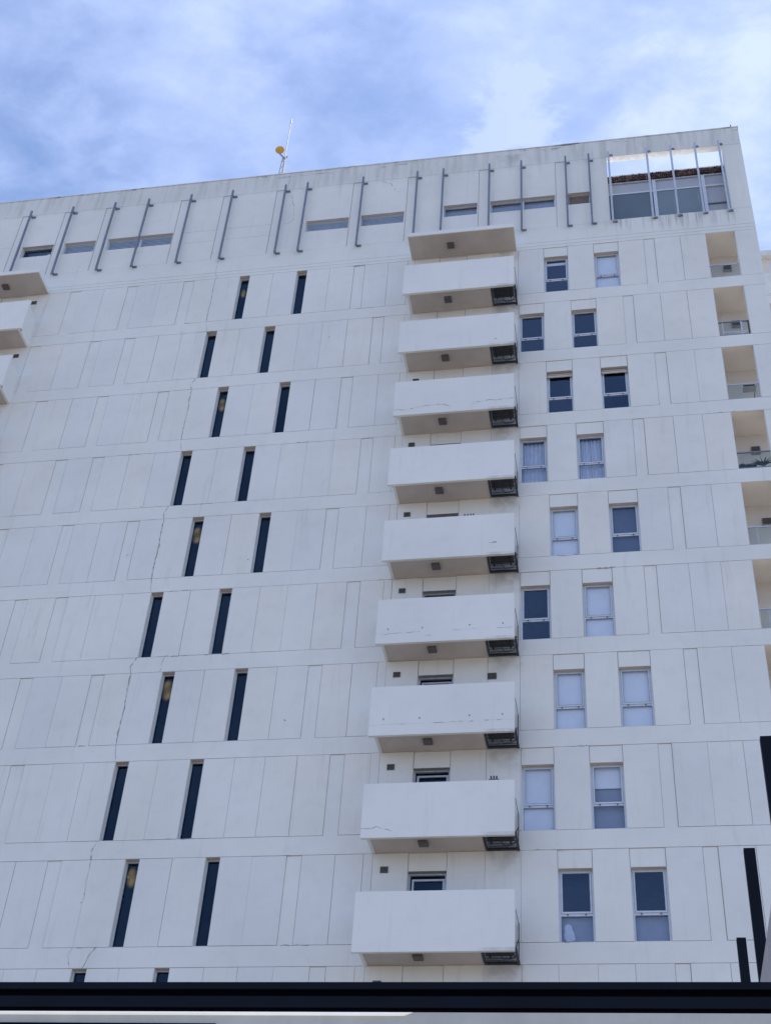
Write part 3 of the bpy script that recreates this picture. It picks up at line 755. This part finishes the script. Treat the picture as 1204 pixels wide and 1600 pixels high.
for k in range(1, 10):
    if k == 1: o = proto
    else:
        o = proto.copy(); S.collection.objects.link(o)
        for ch in proto.children:
            c = ch.copy(); c.parent = o; S.collection.objects.link(c)
    o.location.z = top(k + 1)
    o['label'] = 'grey air conditioner in the cage of the %s balcony%s, middle stack' % (ORD[k] if k < 9 else 'lowest visible', ' from the top' if 1 < k < 9 else '')

# ------------------------------------------------------------------ antenna mast on the roof
MX, MY = -12.40, D + 0.8
mz = az(4.56)
mast = thing('antenna_mast', 'thin steel antenna mast with a round orange dish on the roof edge', 'antenna mast', (MX, MY, mz))
lt = MB()
foot = [(MX - .17, MY - .1), (MX + .15, MY - .1), (MX, MY + .17)]
zt1 = 47.55
tops = [(MX - .05, MY - .04), (MX + .07, MY - .04), (MX, MY + .06)]
for a, b in zip(foot, tops): lt.bar((*a, mz), (*b, zt1), .028, 'mast_steel')
for j in range(9):
    u0, u1 = j / 9, (j + 1) / 9
    for i in range(3):
        a, b = foot[i], tops[i]; c, d = foot[(i + 1) % 3], tops[(i + 1) % 3]
        P = lambda p, q, u: (p[0] + (q[0] - p[0]) * u, p[1] + (q[1] - p[1]) * u, mz + (zt1 - mz) * u)
        lt.bar(P(a, b, u0), P(c, d, u1), .014, 'mast_steel')
lt.build('lattice', mast)
pm = MB(); pm.bar((MX + .02, MY, zt1 - .3), (MX + .02, MY, 50.2), .036, 'lamp_grey', .026, 8)
pm.bar((MX + .02, MY, 50.0), (MX + .02, MY, 50.3), .05, 'lamp_grey', .04, 8); pm.build('pole', mast)
ds = MB(); c0 = Vector((MX - .20, MY - .12, 47.95)); nrm = Vector((.10, -.86, -.35)).normalized()
a_ = nrm.cross(Vector((0, 0, 1))).normalized(); b_ = nrm.cross(a_)
ring0 = [c0 - nrm * .06]; N = 24
for rr, dep in ((.09, -.05), (.14, -.02), (.175, .02)):
    ring = [c0 + (a_ * math.cos(i / N * 6.2832) + b_ * math.sin(i / N * 6.2832)) * rr + nrm * dep for i in range(N)]
    if len(ring0) == 1:
        for i in range(N): ds.quad([ring0[0], ring[i], ring[(i + 1) % N]], 'mast_orange')
    else:
        for i in range(N): ds.quad([ring0[i], ring[i], ring[(i + 1) % N], ring0[(i + 1) % N]], 'mast_orange')
    ring0 = ring
o = ds.build('dish', mast); so = o.modifiers.new('solid', 'SOLIDIFY'); so.thickness = .02
am = MB(); am.bar(c0 + Vector((0, .03, -.20)), (MX + .02, MY, 47.5), .045, 'rail_steel'); am.bar((MX + .02, MY, 47.42), (MX + .12, MY, 47.62), .05, 'mast_steel'); am.build('arm', mast)

def peg(x, h, w, label):
    t = thing('roof_spike', label, 'roof spike', (x, D + .1, az(6.11)))
    b = MB(); b.bar((x, D + .1, az(6.11)), (x, D + .1, az(6.11) + h * .6), w, 'lamp_grey', n=8); b.build('base', t)
    b = MB(); b.bar((x, D + .1, az(6.11) + h * .6), (x, D + .1, az(6.11) + h), w * .35, 'mast_steel', n=6); b.build('rod', t)
peg(5.20, .42, .05, 'taller thin lightning rod on the right corner of the roof')
peg(5.34, .16, .06, 'short stubby peg at the very right end of the roof')

# ------------------------------------------------------------------ neighbouring block behind on the right
nb = thing('neighbour_block', 'beige apartment block with white balconies rising behind the right corner of the tower', 'apartment block', (13.0, 45.0, GZ))
b = MB(); b.box(6.6, 20, 46.3, 60, GZ, 55.4, 'beige_bright'); b.build('wall', nb)
b = MB(); b.box(6.5, 20.1, 46.0, 60.1, 55.4, 55.75, 'parapet_paint'); b.build('roof', nb)
for k in range(18):
    z = 52.55 - k * 2.95
    if z < 0: break
    b = MB(); b.box(6.6, 14, 45.0, 46.28, z, z + .28, 'parapet_paint'); b.box(6.6, 8.05, 44.96, 45.06, z - 1.9, z + .05, 'parapet_paint') ; bo = b.build('balcony', nb)
    r = MB(); r.box(8.05, 14, 45.02, 45.06, z + 1.0, z + 1.05, 'aluminium')
    for x in [8.1 + .9 * j for j in range(7)]: r.box(x, x + .05, 45.02, 45.06, z + .28, z + 1.0, 'aluminium')
    r.build('railing', bo)

# ------------------------------------------------------------------ black fins and low wall in the foreground right
def fin(x, y, w, label, zt=5.0):
    b = MB(); b.box(x, x + w, y, y + .06, GZ, zt, 'black_paint'); o = b.build('pergola_post', bevel=.004)
    tag(o, label, 'post', 'black steel posts beside the rendered wall')
fin(.787, 11.445, .078, 'shortest-looking black steel post, left of the other two above the canopy beam')
fin(.800, 9.838, .084, 'middle black steel post, its foot crossing behind the grey rendered wall')
fin(.862, 8.245, .09, 'tallest-looking black steel post, cut by the right edge of the photo')
b = MB(); b.quad([(.608, 6.35, 3.0), (.745, 6.35, 3.0), (.63 , 14, 3.0), (.47, 14, 3.0)], 'render_grey')
w0 = [(.6288, 6.35), (.745, 6.35), (.64, 14.0), (.485, 14.0)]
v0 = len(b.v); b.v = []; b.f = []; b.m = []
b.v = [(x, y, GZ) for x, y in w0] + [(x, y, 3.0) for x, y in w0]
b.f = [[3, 2, 1, 0], [4, 5, 6, 7]] + [[i, (i + 1) % 4, 4 + (i + 1) % 4, 4 + i] for i in range(4)]; b.m = [0] * 6
tag(b.build('rendered_wall', bevel=.004), 'grey rendered wall edge at the lower right corner beside the black posts', 'wall')

# ------------------------------------------------------------------ canopy beam across the bottom
cb = thing('canopy_beam', 'black ribbed metal canopy beam with a pale underside strip across the foot of the photo', 'canopy', (-1.2, 6.0, GZ))
x0, x1 = -12.0, 9.0
def tz(x, z): return z + (-0.0068) * (x + 1.147)
def strip(mb, z0, z1, y0, y1, mt, xa=x0, xb=x1):
    i = len(mb.v)
    mb.v += [(x, y, tz(x, z)) for z in (z0, z1) for y in (y0, y1) for x in (xa, xb)]
    for f in ((0, 2, 3, 1), (4, 5, 7, 6), (0, 1, 5, 4), (2, 6, 7, 3), (0, 4, 6, 2), (1, 3, 7, 5)):
        mb.f.append([i + j for j in f]); mb.m.append(mb.mi(mt))
b = MB(); strip(b, 2.397, 2.429, 5.995, 6.12, 'black_paint'); strip(b, 2.366, 2.397, 6.02, 6.12, 'groove_black'); strip(b, 2.315, 2.366, 6.0, 6.12, 'black_paint')
strip(b, 2.296, 2.315, 6.012, 6.12, 'groove_black'); b.build('fascia', cb)
b = MB(); strip(b, 2.20, 2.2955, 6.004, 6.10, 'soffit_trim'); b.build('trim', cb)
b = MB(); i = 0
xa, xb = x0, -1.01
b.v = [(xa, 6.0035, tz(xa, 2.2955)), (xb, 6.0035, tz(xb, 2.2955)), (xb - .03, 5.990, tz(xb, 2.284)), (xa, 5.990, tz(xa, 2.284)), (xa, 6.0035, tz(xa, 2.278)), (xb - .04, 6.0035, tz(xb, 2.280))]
b.f = [[3, 2, 1, 0], [4, 5, 2, 3], [1, 2, 5], [0, 4, 3]]; b.m = [b.mi('glowing_trim')] * 4
b.build('highlight_strip', cb)  # glowing strip added as a bright highlight along the left of the trim
b = MB(); strip(b, 2.14, 2.236, 5.985, 6.0, 'groove_black', x0, -1.9); b.build('lower_rail', cb)
for x in (x0 + .1, x1 - .2):
    b = MB(); b.box(x, x + .12, 6.0 + .01, 6.11, GZ, 2.2, 'black_paint'); b.build('post', cb)
